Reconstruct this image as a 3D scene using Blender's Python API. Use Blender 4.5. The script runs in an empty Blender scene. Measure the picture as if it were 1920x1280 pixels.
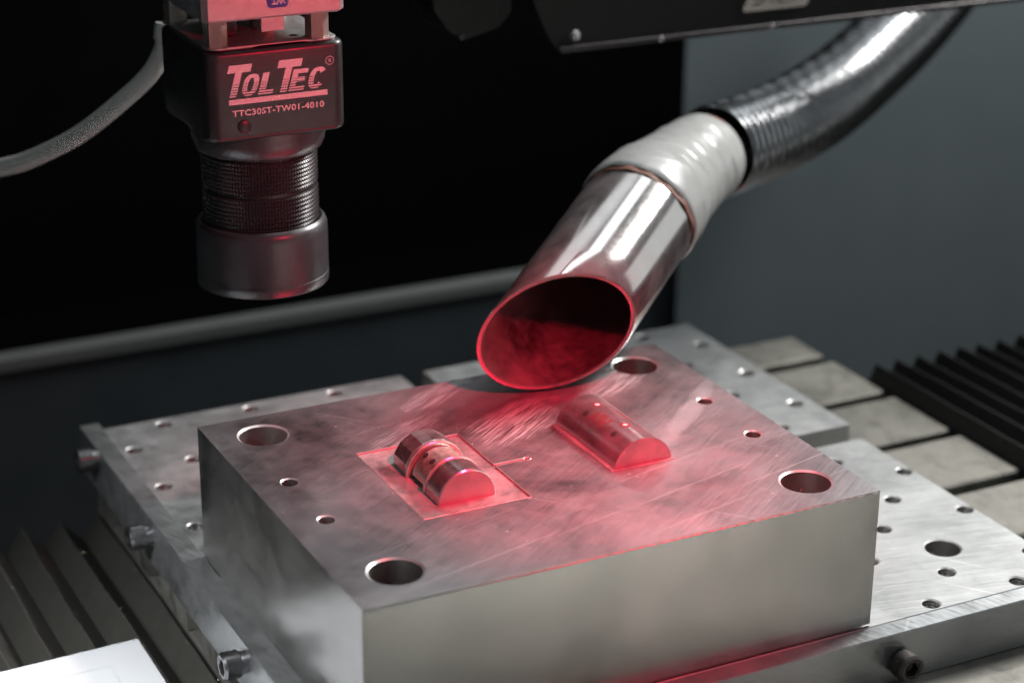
import bpy, bmesh, math, random
from math import sin, cos, pi, radians, sqrt
from mathutils import Vector, Matrix
random.seed(7)
S = 0.001                                   # everything below is written in millimetres
scene = bpy.context.scene
COL = scene.collection

# ------------------------------------------------------------ camera
cam_d = bpy.data.cameras.new("camera")
cam = bpy.data.objects.new("camera", cam_d); COL.objects.link(cam)
R = ((0.89255104, 0.15803258, -0.4223486), (-0.45089018, 0.32753868, -0.83031106), (0.0071193, 0.93152784, 0.36360032))
M = Matrix(R).to_4x4(); M.translation = Vector((-264.56, -643.91, 446.11)) * S
cam.matrix_world = M
cam_d.sensor_width = 36; cam_d.lens = 3889.0 / 1920 * 36
cam_d.clip_start = .02; cam_d.clip_end = 60
cam_d.dof.use_dof = True; cam_d.dof.focus_distance = .905; cam_d.dof.aperture_fstop = 6.0
cam_d.dof.aperture_blades = 9
scene.camera = cam

# ------------------------------------------------------------ world, lamps, exposure
w = bpy.data.worlds.new("World"); scene.world = w; w.use_nodes = True
bg = w.node_tree.nodes["Background"]
bg.inputs[0].default_value = (.80, .92, 1.0, 1); bg.inputs[1].default_value = .11
scene.view_settings.view_transform = 'Standard'; scene.view_settings.look = 'None'
scene.cycles.denoising_input_passes = 'RGB'; scene.cycles.sample_clamp_indirect = 4
scene.view_settings.exposure = .15; scene.view_settings.gamma = 1

def area(name, loc, target, size, power, color, size_y=None, spread=180, xdir=None):
    d = bpy.data.lights.new(name, 'AREA'); d.energy = power; d.color = color
    d.shape = 'RECTANGLE'; d.size = size * S; d.size_y = (size_y or size) * S
    d.spread = radians(spread)
    o = bpy.data.objects.new(name, d); COL.objects.link(o)
    o.location = Vector(loc) * S
    o.rotation_euler = (Vector(target) - Vector(loc)).to_track_quat('-Z', 'Y').to_euler()
    if xdir:                                # long side laid along xdir
        zz = (Vector(loc) - Vector(target)).normalized(); yy = zz.cross(Vector(xdir)).normalized(); xx = yy.cross(zz)
        o.rotation_euler = Matrix((xx, yy, zz)).transposed().to_euler()
    return o
# white machine lamp, high on the right and a little behind the work
area("machine_lamp", (1050, 330, 820), (200, 60, 0), 380, 15, (1.0, .98, .95), 180)
# lamp tube over the duct
area("duct_lamp", (470, 330, 760), (380, 290, 130), 900, 1.2, (.95, .98, 1.0), 150, xdir=(.76, .59, .0))
# soft diffuser above the back of the machine
area("rear_diffuser", (420, 760, 790), (200, 190, 120), 420, .5, (.95, .98, 1.0), 330)
# added area light in place of the unseen white side wall, right
area("side_wall_light", (1350, 160, 300), (200, 160, 90), 800, .9, (.97, 1.0, .98), 520)
# added fill that whitens the paper on the left
area("left_fill", (-270, 60, 250), (-120, 130, -45), 90, .30, (.96, .98, 1.0), 90, spread=70)
# added fill that brightens the bed mirrored in the block's front
area("bed_fill", (220, -340, 360), (220, -320, -24), 200, 2.4, (1.0, 1.0, .99), 200, spread=62)
# added low fill for the block's front face, clear of the inserts
area("front_low_fill", (480, -1150, -135), (150, 0, 20), 1100, .7, (1.0, .98, .92), 400)
# red pointer lamp of the marking laser
def red(name, loc, target, power, cone, rad):
    d = bpy.data.lights.new(name, 'SPOT'); d.energy = power; d.color = (1, .015, .06)
    d.spot_size = radians(cone); d.spot_blend = 1; d.shadow_soft_size = rad * S
    o = bpy.data.objects.new(name, d); COL.objects.link(o)
    o.location = Vector(loc) * S
    o.rotation_euler = (Vector(target) - Vector(loc)).to_track_quat('-Z', 'Y').to_euler()
red("red_pointer_lamp", (138, -44, 300), (138, 84, 66), 9.2, 58, 12)
red("red_head_fill", (140, -60, 300), (45, 190, 235), 1.75, 48, 10)  # second red spot, added to light the head and its lettering

# ------------------------------------------------------------ materials
def ramp(nt, fac, stops, interp='LINEAR'):
    n = nt.nodes.new('ShaderNodeValToRGB'); cr = n.color_ramp; cr.interpolation = interp
    while len(cr.elements) < len(stops): cr.elements.new(.5)
    for e, (p, c) in zip(cr.elements, stops):
        e.position = p; e.color = (c, c, c, 1) if not isinstance(c, tuple) else (*c, 1)
    nt.links.new(fac, n.inputs[0]); return n.outputs[0]
def coords(nt, scale, rot=0, loc=(0, 0, 0)):
    tc = nt.nodes.new('ShaderNodeTexCoord'); mp = nt.nodes.new('ShaderNodeMapping')
    mp.vector_type = 'POINT'
    mp2 = nt.nodes.new('ShaderNodeMapping'); mp2.inputs['Rotation'].default_value = (0, 0, rot)
    nt.links.new(tc.outputs['Object'], mp2.inputs[0]); nt.links.new(mp2.outputs[0], mp.inputs[0])
    mp.inputs['Scale'].default_value = scale; mp.inputs['Location'].default_value = loc
    return mp.outputs[0]
def noise(nt, vec, scale=1, detail=4, rough=.55, dist=0):
    n = nt.nodes.new('ShaderNodeTexNoise'); n.inputs['Scale'].default_value = scale
    n.inputs['Detail'].default_value = detail; n.inputs['Roughness'].default_value = rough
    n.inputs['Distortion'].default_value = dist
    nt.links.new(vec, n.inputs['Vector']); return n.outputs[0]
def math_n(nt, op, a, b=None, clamp=False):
    n = nt.nodes.new('ShaderNodeMath'); n.operation = op; n.use_clamp = clamp
    for i, v in enumerate((a, b)):
        if v is None: continue
        if hasattr(v, 'is_linked'): nt.links.new(v, n.inputs[i])
        else: n.inputs[i].default_value = v
    return n.outputs[0]
def mixc(nt, fac, a, b):
    n = nt.nodes.new('ShaderNodeMix'); n.data_type = 'RGBA'
    for i, v in ((0, fac), (6, a), (7, b)):
        if hasattr(v, 'is_linked'): nt.links.new(v, n.inputs[i])
        else: n.inputs[i].default_value = (*v, 1) if isinstance(v, tuple) else v
    return n.outputs[2]
def newmat(name):
    m = bpy.data.materials.new(name); m.use_nodes = True
    return m, m.node_tree, m.node_tree.nodes['Principled BSDF']
def simple(name, col, rough=.5, metal=0, var=.25, scale=60, bump=.0, bscale=900, spec=.5, coat=0):
    m, nt, p = newmat(name)
    v = coords(nt, (1, 1, 1))
    n = noise(nt, v, scale, 5, .6)
    f = ramp(nt, n, [(.3, 1 - var), (.7, 1.0)])
    c = mixc(nt, f, tuple(x * (1 - var) for x in col), col)
    nt.links.new(c, p.inputs['Base Color'])
    r = ramp(nt, noise(nt, v, scale * 2.3, 4), [(.3, max(.03, rough * .8)), (.7, min(1, rough * 1.2))])
    nt.links.new(r, p.inputs['Roughness'])
    p.inputs['Metallic'].default_value = metal
    p.inputs['Specular IOR Level'].default_value = spec
    p.inputs['Coat Weight'].default_value = coat
    if bump:
        b = nt.nodes.new('ShaderNodeBump'); b.inputs['Strength'].default_value = bump; b.inputs['Distance'].default_value = .0002
        nt.links.new(noise(nt, v, bscale, 3), b.inputs['Height']); nt.links.new(b.outputs[0], p.inputs['Normal'])
    return m
def metal(name, col, rough, streak=(60, 1500, 1500), rot=0, srough=.08, mott=.25, dust=.12, dustcol=(.42, .41, .39), bump=.12, gcol=.09, mscale=14, stain=.0, patches=(), specks=0, lines=None):
    """machined metal: stretched grain, blotchy wear, a thin film of dust"""
    m, nt, p = newmat(name)
    v0 = coords(nt, (1, 1, 1))
    g = noise(nt, coords(nt, streak, rot), 1, 3, .7)
    big = noise(nt, v0, mscale, 5, .62, .6)
    mid = noise(nt, v0, mscale * 7, 4, .6)
    c = mixc(nt, ramp(nt, big, [(.32, 0.), (.68, 1.)]), tuple(x * (1 - mott) for x in col), col)
    c = mixc(nt, ramp(nt, g, [(.25, gcol * 1.6), (.75, 0.)]), c, tuple(x * .55 for x in col))
    r = math_n(nt, 'ADD', ramp(nt, g, [(.3, rough - srough), (.7, rough + srough)]),
               ramp(nt, big, [(.3, 0.), (.7, .14)]))
    d = ramp(nt, math_n(nt, 'ADD', math_n(nt, 'MULTIPLY', big, .6), math_n(nt, 'MULTIPLY', mid, .4)), [(.36, dust * .35), (.64, min(1, dust * 1.7))])
    h = g; white = None
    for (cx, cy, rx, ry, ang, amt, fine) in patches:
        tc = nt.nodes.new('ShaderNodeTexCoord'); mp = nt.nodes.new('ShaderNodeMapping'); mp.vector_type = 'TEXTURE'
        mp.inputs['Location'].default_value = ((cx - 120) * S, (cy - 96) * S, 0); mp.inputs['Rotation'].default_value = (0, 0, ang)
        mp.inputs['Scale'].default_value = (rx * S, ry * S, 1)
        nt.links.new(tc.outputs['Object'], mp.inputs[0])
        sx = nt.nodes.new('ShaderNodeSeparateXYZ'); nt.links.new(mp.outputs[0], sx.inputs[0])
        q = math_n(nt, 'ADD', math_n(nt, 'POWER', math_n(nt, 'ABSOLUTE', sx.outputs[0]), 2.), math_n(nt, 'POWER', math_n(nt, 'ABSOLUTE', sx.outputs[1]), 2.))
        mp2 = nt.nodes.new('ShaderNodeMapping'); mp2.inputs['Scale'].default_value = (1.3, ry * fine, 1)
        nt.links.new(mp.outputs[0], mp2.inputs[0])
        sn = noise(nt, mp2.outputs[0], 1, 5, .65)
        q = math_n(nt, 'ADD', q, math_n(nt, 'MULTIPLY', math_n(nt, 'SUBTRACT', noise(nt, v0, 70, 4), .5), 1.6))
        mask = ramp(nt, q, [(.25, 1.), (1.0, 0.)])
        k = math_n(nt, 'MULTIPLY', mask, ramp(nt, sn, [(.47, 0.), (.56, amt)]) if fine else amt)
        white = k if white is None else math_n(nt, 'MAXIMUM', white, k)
    if stain:
        sm = math_n(nt, 'MULTIPLY', ramp(nt, noise(nt, v0, mscale * 3.1, 6, .68, .8), [(.48, 0.), (.66, 1.)]), stain)
        c = mixc(nt, sm, c, tuple(x * .35 for x in col)); d = math_n(nt, 'MULTIPLY', d, math_n(nt, 'SUBTRACT', 1.0, math_n(nt, 'MULTIPLY', sm, .7)))
    if lines:
        ln = ramp(nt, noise(nt, coords(nt, (5, 420, 420), lines[0], (3, 1, 0)), 1, 2, .5), [(.66, 0.), (.72, lines[1])])
        ln2 = ramp(nt, noise(nt, coords(nt, (11, 330, 330), lines[0] + 1.1, (9, 4, 0)), 1, 2, .5), [(.69, 0.), (.74, lines[1])])
        ln = math_n(nt, 'MAXIMUM', ln, ln2); white = ln if white is None else math_n(nt, 'MAXIMUM', white, ln)
    if specks:
        vo = nt.nodes.new('ShaderNodeTexVoronoi'); vo.inputs['Scale'].default_value = 150
        nt.links.new(v0, vo.inputs['Vector'])
        sp = ramp(nt, vo.outputs['Distance'], [(.045, specks), (.075, 0.)])
        sp = math_n(nt, 'MULTIPLY', sp, ramp(nt, noise(nt, v0, 33, 2), [(.5, 0.), (.58, 1.)]))
        white = sp if white is None else math_n(nt, 'MAXIMUM', white, sp)
    nt.links.new(c, p.inputs['Base Color']); nt.links.new(r, p.inputs['Roughness'])
    p.inputs['Metallic'].default_value = 1
    b = nt.nodes.new('ShaderNodeBump'); b.inputs['Strength'].default_value = bump; b.inputs['Distance'].default_value = .00012
    nt.links.new(h, b.inputs['Height'])
    if bump: nt.links.new(b.outputs[0], p.inputs['Normal'])
    df = nt.nodes.new('ShaderNodeBsdfDiffuse'); df.inputs['Color'].default_value = (*dustcol, 1)
    ms = nt.nodes.new('ShaderNodeMixShader'); nt.links.new(d, ms.inputs[0])
    nt.links.new(p.outputs[0], ms.inputs[1]); nt.links.new(df.outputs[0], ms.inputs[2])
    if white is not None:                       # bare rubbed metal, specks and smooth pale streaks
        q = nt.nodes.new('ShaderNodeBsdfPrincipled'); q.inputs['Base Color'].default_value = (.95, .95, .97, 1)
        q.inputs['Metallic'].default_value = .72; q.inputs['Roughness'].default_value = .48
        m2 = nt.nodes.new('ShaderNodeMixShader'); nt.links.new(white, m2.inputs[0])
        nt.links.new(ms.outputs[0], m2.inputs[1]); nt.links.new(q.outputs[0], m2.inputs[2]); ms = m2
    nt.links.new(ms.outputs[0], nt.nodes['Material Output'].inputs[0])
    return m

STEEL = (.56, .55, .53)
MAT = {}
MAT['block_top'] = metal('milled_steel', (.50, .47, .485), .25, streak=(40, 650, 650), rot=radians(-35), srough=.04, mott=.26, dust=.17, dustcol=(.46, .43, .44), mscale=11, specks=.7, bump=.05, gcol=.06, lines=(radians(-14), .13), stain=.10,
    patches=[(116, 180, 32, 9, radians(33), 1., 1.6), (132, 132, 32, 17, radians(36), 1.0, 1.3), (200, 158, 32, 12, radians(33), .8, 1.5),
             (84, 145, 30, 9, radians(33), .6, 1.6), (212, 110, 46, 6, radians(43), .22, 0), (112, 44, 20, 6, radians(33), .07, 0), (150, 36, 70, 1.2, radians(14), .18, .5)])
MAT['block_side'] = metal('ground_steel', (.64, .63, .615), .20, streak=(8, 8, 160), srough=.035, mott=.40, dust=.09, mscale=15, bump=0, gcol=.02, lines=(0, .10))
MAT['bore'] = metal('bored_steel', (.55, .54, .53), .24, streak=(160, 160, 160), srough=.05, mott=.2, dust=.10, bump=.1)
MAT['chamfer'] = metal('bright_chamfer', (.72, .71, .70), .28, streak=(300, 300, 2500), srough=.06, mott=.1, dust=.35, dustcol=(.7, .69, .68), bump=.05)
MAT['insert'] = metal('polished_steel', (.6, .59, .60), .17, streak=(30, 30, 30), srough=.03, mott=.12, dust=.14, mscale=30, bump=.05)
MAT['insert_face'] = metal('spark_eroded_steel', (.52, .50, .49), .24, streak=(60, 60, 900), srough=.06, mott=.15, dust=.30, dustcol=(.5, .46, .44), mscale=40, bump=.05)
MAT['rim'] = metal('cut_rim', (.30, .27, .26), .30, streak=(400, 400, 400), dust=.10, dustcol=(.22, .18, .18), mott=.4, mscale=60, bump=.2)
MAT['insert2'] = metal('dusted_steel', (.50, .47, .48), .17, streak=(30, 30, 30), srough=.03, mott=.12, dust=.20, dustcol=(.46, .42, .43), mscale=11, bump=.03)
MAT['insert_mid'] = metal('bright_turned_steel', (.68, .66, .62), .27, streak=(100, 100, 100), srough=.05, mott=.12, dust=.24, dustcol=(.62, .56, .48), mscale=60, bump=.05)
MAT['plate'] = metal('brushed_plate', (.60, .61, .61), .30, streak=(35, 900, 900), rot=radians(12), srough=.06, mott=.22, dust=.34, dustcol=(.52, .53, .53), mscale=13, bump=.12, specks=.3, lines=(radians(-10), .22), stain=.3)
MAT['rail'] = metal('rail_steel', (.54, .56, .57), .30, streak=(500, 60, 500), rot=radians(-20), srough=.07, mott=.16, dust=.18, dustcol=(.45, .46, .46), mscale=10, bump=.12, lines=(radians(70), .12), stain=.3)
MAT['table'] = metal('cast_table', (.34, .33, .30), .44, streak=(300, 300, 300), srough=.06, stain=.85, mott=.4, dust=.46, dustcol=(.24, .235, .21), mscale=16, bump=.2)
MAT['screw'] = metal('screw_steel', (.26, .26, .27), .26, streak=(30, 30, 30), dust=.04, mott=.1, bump=0, srough=.02)
MAT['blackscrew'] = metal('black_oxide', (.10, .09, .09), .38, streak=(300, 300, 300), dust=.08, dustcol=(.12, .1, .1), mott=.2, bump=.05)
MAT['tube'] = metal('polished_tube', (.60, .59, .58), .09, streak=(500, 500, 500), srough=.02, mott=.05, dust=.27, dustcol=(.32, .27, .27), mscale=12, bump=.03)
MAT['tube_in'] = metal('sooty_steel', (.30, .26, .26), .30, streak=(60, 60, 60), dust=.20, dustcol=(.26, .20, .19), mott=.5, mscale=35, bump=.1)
MAT['tape'] = simple('cloth_tape', (.42, .425, .415), .30, 0, .38, 42, .12, 700)
MAT['tape_edge'] = simple('glue_stain', (.30, .13, .09), .6, 0, .5, 160)
MAT['hose'] = simple('flexible_duct', (.25, .26, .27), .23, .85, .3, 50, .03, 600, .7)
MAT['stripe'] = simple('duct_seam', (.62, .60, .50), .4, 0, .2, 90)
MAT['box'] = simple('black_casting', (.022, .022, .024), .36, 0, .3, 40, .22, 1500, .6)
MAT['cap'] = simple('satin_black_metal', (.11, .11, .115), .33, .6, .2, 50, .10, 1700)
MAT['grip'] = simple('black_rubber', (.026, .027, .029), .33, 0, .2, 60)
MAT['print'] = simple('white_print', (.82, .79, .79), .6, 0, .08, 200)
MAT['blue'] = simple('blue_badge', (.02, .03, .30), .35, 0, .1, 100)
MAT['alu'] = metal('blasted_aluminium', (.50, .48, .48), .42, streak=(300, 300, 300), dust=.3, dustcol=(.30, .29, .29), mott=.1, bump=.05)
MAT['brass'] = metal('nickel_brass', (.52, .46, .38), .30, streak=(200, 200, 200), dust=.25, dustcol=(.5, .42, .36), mott=.2, bump=.05)
MAT['panel'] = simple('grey_painted_panel', (.088, .108, .116), .42, 0, .12, 8, .15, 700, .5)
MAT['lowpanel'] = simple('dark_painted_panel', (.026, .033, .038), .40, 0, .15, 9, .12, 700, .5)
MAT['lip'] = simple('edge_highlight_paint', (.070, .077, .076), .9, 0, .3, 30)  # edge highlight put into a paler colour than the cover
MAT['void'] = simple('unlit_black', (.0022, .0022, .0026), .9, 0, .2, 5, spec=.05)  # darkness of the empty recess and gaps put into the colour
MAT['gantry'] = simple('black_gantry', (.008, .009, .0075), .5, 0, .2, 20, .1, 500, .35)
MAT['flange'] = simple('gantry_edge', (.045, .038, .040), .4, .2, .3, 50)
MAT['bellows'] = simple('bellows_cloth', (.062, .060, .053), .62, 0, .35, 60, .5, 1800, .35)
MAT['bellows_dark'] = simple('black_bellows_cloth', (.017, .017, .016), .55, 0, .3, 60, .4, 1800, .35)
MAT['paper'] = simple('white_paper', (.80, .81, .83), .6, 0, .03, 20)
MAT['ink'] = simple('grey_ink', (.42, .43, .44), .7, 0, .1, 20)
MAT['cable'] = simple('grey_cable', (.62, .62, .57), .5, 0, .15, 60)
MAT['sign'] = simple('sign_plate', (.50, .47, .42), .5, 0, .1, 60)
MAT['signink'] = simple('sign_ink', (.10, .10, .07), .5, 0, .2, 60)
MAT['chip'] = simple('swarf', (.55, .50, .32), .4, .3, .4, 500)
MAT['etch'] = simple('etched_mark', (.16, .012, .010), .8, 0, .3, 300)
MAT['hole_dark'] = simple('hole_shade', (.02, .018, .018), .7, 0, .2, 60)  # shade in holes and grooves put into a near black colour
MAT['bed'] = simple('machine_bed', (.16, .155, .145), .5, .2, .3, 9, .1, 300)

# ------------------------------------------------------------ builders
def link(name, me, parent=None):
    o = bpy.data.objects.new(name, me); COL.objects.link(o)
    if parent is not None: o.parent = parent
    return o
def origin(parent):
    v = Vector((0, 0, 0)); q = parent
    while q is not None: v += q.location; q = q.parent
    return v
def obj(name, verts, faces, mat, parent=None, smooth=False, sharp=35, loc=None):
    """one mesh object from world-mm vertices; stored relative to loc (mm) or to the parent's origin"""
    po = origin(parent)
    lo = Vector(loc) * S if loc is not None else po
    me = bpy.data.meshes.new(name)
    me.from_pydata([tuple(Vector(v) * S - lo) for v in verts], [], faces)
    me.materials.append(MAT[mat]); me.update()
    bm = bmesh.new(); bm.from_mesh(me)
    bmesh.ops.recalc_face_normals(bm, faces=bm.faces)
    if smooth:
        for f in bm.faces: f.smooth = True
        for e in bm.edges:
            if len(e.link_faces) == 2 and e.calc_face_angle(0) > radians(sharp): e.smooth = False
    bm.to_mesh(me); bm.free()
    o = link(name, me, parent); o.location = lo - po
    return o
def thing(name, label, cat, loc=(0, 0, 0), group=None):
    o = bpy.data.objects.new(name, None); COL.objects.link(o); o.empty_display_size = .01
    o.location = Vector(loc) * S; o['label'] = label; o['category'] = cat
    if group: o['group'] = group
    return o
def tag(o, label, cat, group=None):
    o['label'] = label; o['category'] = cat
    if group: o['group'] = group
    return o
def struct(o): o['kind'] = 'structure'; return o

class G:                                        # collects verts and faces
    def __init__(s): s.v = []; s.f = []
    def add(s, v, f):
        k = len(s.v); s.v += [tuple(x) for x in v]; s.f += [tuple(i + k for i in q) for q in f]
    def rings(s, rings, close=True, cap0=False, cap1=False):
        k = len(s.v); n = len(rings[0])
        for r in rings: s.v += [tuple(x) for x in r]
        for j in range(len(rings) - 1):
            for i in range(n if close else n - 1):
                a = k + j * n + i; b = k + j * n + (i + 1) % n
                s.f.append((a, b, b + n, a + n))
        if cap0: s.f.append(tuple(k + i for i in range(n)))
        if cap1: s.f.append(tuple(k + (len(rings) - 1) * n + i for i in range(n)))
    def obj(s, *a, **k): return obj(a[0], s.v, s.f, *a[1:], **k)
def box(x0, x1, y0, y1, z0, z1, b=.4):
    """box with small chamfers"""
    g = G()
    def rect(i, z): return [(x0 + i, y0 + i, z), (x1 - i, y0 + i, z), (x1 - i, y1 - i, z), (x0 + i, y1 - i, z)]
    def oct_(i, z):
        return [(x0 + i + b, y0 + i, z), (x1 - i - b, y0 + i, z), (x1 - i, y0 + i + b, z), (x1 - i, y1 - i - b, z),
                (x1 - i - b, y1 - i, z), (x0 + i + b, y1 - i, z), (x0 + i, y1 - i - b, z), (x0 + i, y0 + i + b, z)]
    g.rings([oct_(b, z0), oct_(0, z0 + b), oct_(0, z1 - b), oct_(b, z1)], cap0=True, cap1=True)
    return g
def circ(cx, cy, r, z, n=40, a0=0): return [(cx + r * cos(a0 + 2 * pi * i / n), cy + r * sin(a0 + 2 * pi * i / n), z) for i in range(n)]
def frame(ax):
    ax = Vector(ax).normalized(); t = Vector((0, 0, 1)) if abs(ax.z) < .9 else Vector((1, 0, 0))
    u = t.cross(ax).normalized(); return u, ax.cross(u), ax
def lathe(o, ax, prof, n=48, cap0=False, cap1=False, a0=0):
    """prof = [(r, t)], t along the axis"""
    u, v, a = frame(ax); o = Vector(o); g = G()
    g.rings([[o + a * t + (u * cos(a0 + 2 * pi * i / n) + v * sin(a0 + 2 * pi * i / n)) * r for i in range(n)] for r, t in prof], cap0=cap0, cap1=cap1)
    return g
def spline(P, n):
    P = [Vector(p) for p in P]; P = [P[0] * 2 - P[1]] + P + [P[-1] * 2 - P[-2]]; out = []
    for k in range(1, len(P) - 2):
        for i in range(n):
            t = i / n; a, b, c, d = P[k - 1:k + 3]
            out.append(.5 * ((2 * b) + (c - a) * t + (2 * a - 5 * b + 4 * c - d) * t * t + (3 * b - a - 3 * c + d) * t ** 3))
    out.append(P[-2]); return out
def sweep(P, rad, n=48, step=None, cap=False, tube_frames=None):
    """P list of points; rad(s, theta) -> radius; resampled every step mm"""
    if step:
        Q = [P[0]]; acc = 0; 
        for a, b in zip(P, P[1:]):
            L = (b - a).length; t = step - acc
            while t <= L: Q.append(a.lerp(b, t / L)); t += step
            acc = L - (t - step)
        P = Q
    g = G(); s = 0; u = None; rings = []
    for i, p in enumerate(P):
        d = (P[min(i + 1, len(P) - 1)] - P[max(i - 1, 0)]).normalized()
        if u is None: u = frame(d)[0]
        u = (u - d * u.dot(d)).normalized(); v = d.cross(u)
        if i: s += (p - P[i - 1]).length
        rings.append([p + (u * cos(2 * pi * k / n) + v * sin(2 * pi * k / n)) * rad(s, 2 * pi * k / n) for k in range(n)])
    g.rings(rings, cap0=cap, cap1=cap); return g

def plate(name, outline, z0, z1, holes, edge, mat, parent):
    """flat plate; outline ccw [(x,y)]; holes = list of (loop_top, loop_in, drop): top loop at z1, inner loop 'ch' lower"""
    bm = bmesh.new()
    n = len(outline)
    def inset(pts, d):
        out = []
        for i in range(len(pts)):
            p0, p, p1 = Vector(pts[i - 1]), Vector(pts[i]), Vector(pts[(i + 1) % len(pts)])
            e0 = (p - p0).normalized(); e1 = (p1 - p).normalized()
            n0 = Vector((-e0.y, e0.x)); n1 = Vector((-e1.y, e1.x))
            k = (n0 + n1) / max(.3, 1 + n0.dot(n1)); out.append(p + k * d)
        return out
    top = inset(outline, edge)
    edges = []
    def loop(pts, z):
        vs = [bm.verts.new((p[0] * S, p[1] * S, z * S)) for p in pts]
        return vs
    def ring_edges(vs): return [bm.edges.new((vs[i], vs[(i + 1) % len(vs)])) for i in range(len(vs))]
    tv = loop(top, z1); es = ring_edges(tv); hv = []
    for lt, li, ch, dp in holes:
        v = loop(lt, z1); es += ring_edges(v); hv.append((v, li, ch, dp))
    from mathutils.geometry import delaunay_2d_cdt
    allv = [v for v in bm.verts]; ix = {v: i for i, v in enumerate(allv)}
    r_ = delaunay_2d_cdt([Vector((v.co.x / S, v.co.y / S)) for v in allv], [(ix[e.verts[0]], ix[e.verts[1]]) for e in es], [], 0, 1e-6)
    def inpoly(q, P):
        c = False
        for i in range(len(P)):
            x1, y1 = P[i - 1]; x2, y2 = P[i]
            if (y1 > q[1]) != (y2 > q[1]) and q[0] < (x2 - x1) * (q[1] - y1) / (y2 - y1) + x1: c = not c
        return c
    hp = [[tuple(q[:2]) for q in h_[0]] for h_ in holes]
    bb = [(min(q[0] for q in P), max(q[0] for q in P), min(q[1] for q in P), max(q[1] for q in P)) for P in hp]
    for tri in r_[2]:
        c = sum((r_[0][i] for i in tri), Vector((0, 0))) / len(tri)
        if any(b_[0] < c.x < b_[1] and b_[2] < c.y < b_[3] and inpoly(c, P) for P, b_ in zip(hp, bb)): continue
        vs = [allv[r_[3][i][0]] for i in tri]
        if len(set(vs)) == 3: bm.faces.new(vs)
    for f in bm.faces:
        f.normal_update()
        if f.normal.z < 0: f.normal_flip()
    def strip(a, b, smooth=False, mi=0):
        for i in range(len(a)):
            f = bm.faces.new((a[i], b[i], b[(i + 1) % len(a)], a[(i + 1) % len(a)])); f.smooth = smooth; f.material_index = mi
    ov = loop(outline, z1 - edge); strip(tv, ov)
    bv = loop(outline, z0); strip(ov, bv); bm.faces.new(bv[::-1])
    for v, li, ch, dp in hv:
        a = loop([(p.co.x / S, p.co.y / S) for p in v], z1)
        i1 = loop(li, z1 - ch); strip(i1, a, False, 1)
        if dp:
            b = loop(li, z1 - dp); i2 = loop(li, z1 - ch); strip(b, i2, len(li) > 16); bm.faces.new(b)
    bmesh.ops.recalc_face_normals(bm, faces=[f for f in bm.faces if False])
    lo = origin(parent)
    for v in bm.verts: v.co -= lo
    me = bpy.data.meshes.new(name); bm.to_mesh(me); bm.free(); me.materials.append(MAT[mat]); me.materials.append(MAT['chamfer'])
    return link(name, me, parent)
def rhole(cx, cy, r, ch, n=40): return ([p[:2] for p in circ(cx, cy, r + ch, 0, n)], [p[:2] for p in circ(cx, cy, r, 0, n)], ch * .7, 0)

# ------------------------------------------------------------ setting: room behind the work
struct(box(-1180, 1400, 1250, 1262, -260, 1500).obj('rear_void_wall', 'void'))
struct(box(-1200, -1188, -250, 1262, -260, 1500).obj('side_wall', 'void'))
struct(box(-1200, 3200, -1200, 1600, -275, -262).obj('machine_floor', 'void'))
pn = thing('rear_cover', 'dark lower rear cover with a pale top edge highlight behind the table', 'machine cover', (300, 620, -260))
box(-900, 1900, 622, 634, -260, -58, 1).obj('cover_panel', 'lowpanel', pn)
g = G(); prof = [(618, -65), (618, -57.7), (618.6, -57.2), (633, -57.2), (633, -65)]
g.rings([[(x, y, z) for y, z in prof] for x in (-900, 513)], cap0=True, cap1=True); g.obj('top_edge', 'lip', pn)
rp = thing('grey_panel', 'grey green painted rear panel behind the duct on the right', 'machine panel', (900, 610, -57))
box(513.5, 1900, 612, 614, -258, 470, .3).obj('panel_sheet', 'panel', rp)

# ------------------------------------------------------------ T-slot table
tb = thing('slotted_table', 'worn cast slotted machine table under the fixture plates', 'machine table', (200, 150, -60))
xs0, xs1 = -5, 444
for y0, y1 in [(326.3, 361.5), (263.3, 315.8), (201.3, 254.3), (140.8, 192.8), (79, 131), (17, 69), (-46, 6), (-108, -56), (-170, -118), (-232, -180), (-294, -242), (-356, -304), (-418, -366)]:
    g = G()
    P = [(y0 + 1.2, -24.2), (y1 - 1.2, -24.2), (y1, -25.4), (y1, -34), (y1 - 6, -34), (y1 - 6, -46), (y0 + 6, -46), (y0 + 6, -34), (y0, -34), (y0, -25.4)]
    g.rings([[(x, y, z) for y, z in Q] for x, Q in ((xs0, P), (xs1 - 1, P), (xs1, [(min(max(y, y0 + .8), y1 - .8), z - .8 if z > -30 else z) for y, z in P]))], cap0=True, cap1=True)
    g.obj('slab', 'table', tb)
box(xs0 + .5, xs1 - .5, -418, 361, -75, -46.5, 1).obj('table_core', 'bed', tb)

# ------------------------------------------------------------ fixture plates
HG = 'ground fixture plates drilled with threaded holes'
A = [(30.9 + 49.3 * i, max(5.2, 347 - 49.3 * j)) for i in range(8) for j in range(8)]
B = [(6.9 + 49.3 * i, 321.8 - 49.2 * j) for i in range(8) for j in range(7)]
def thr_mesh():
    g = G(); rings = []
    for k in range(41):
        z = -.7 - k * .35; rings.append([(cos(2 * pi * i / 24) * (4.0 + .35 * abs(((k * .35 / 1.4 + i / 24) % 1) * 2 - 1)), sin(2 * pi * i / 24) * (4.0 + .35 * abs(((k * .35 / 1.4 + i / 24) % 1) * 2 - 1)), z) for i in range(24)])
    g.rings(rings, cap1=True); return g
thr_proto = None
def threaded(cx, cy, parent, z=0):
    global thr_proto
    if thr_proto is None:
        o = thr_mesh().obj('threaded_hole', 'bore', smooth=True); thr_proto = o.data
    else:
        o = link('threaded_hole', thr_proto)
    o.parent = parent; o.location = Vector((cx, cy, z)) * S - origin(parent)
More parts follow.
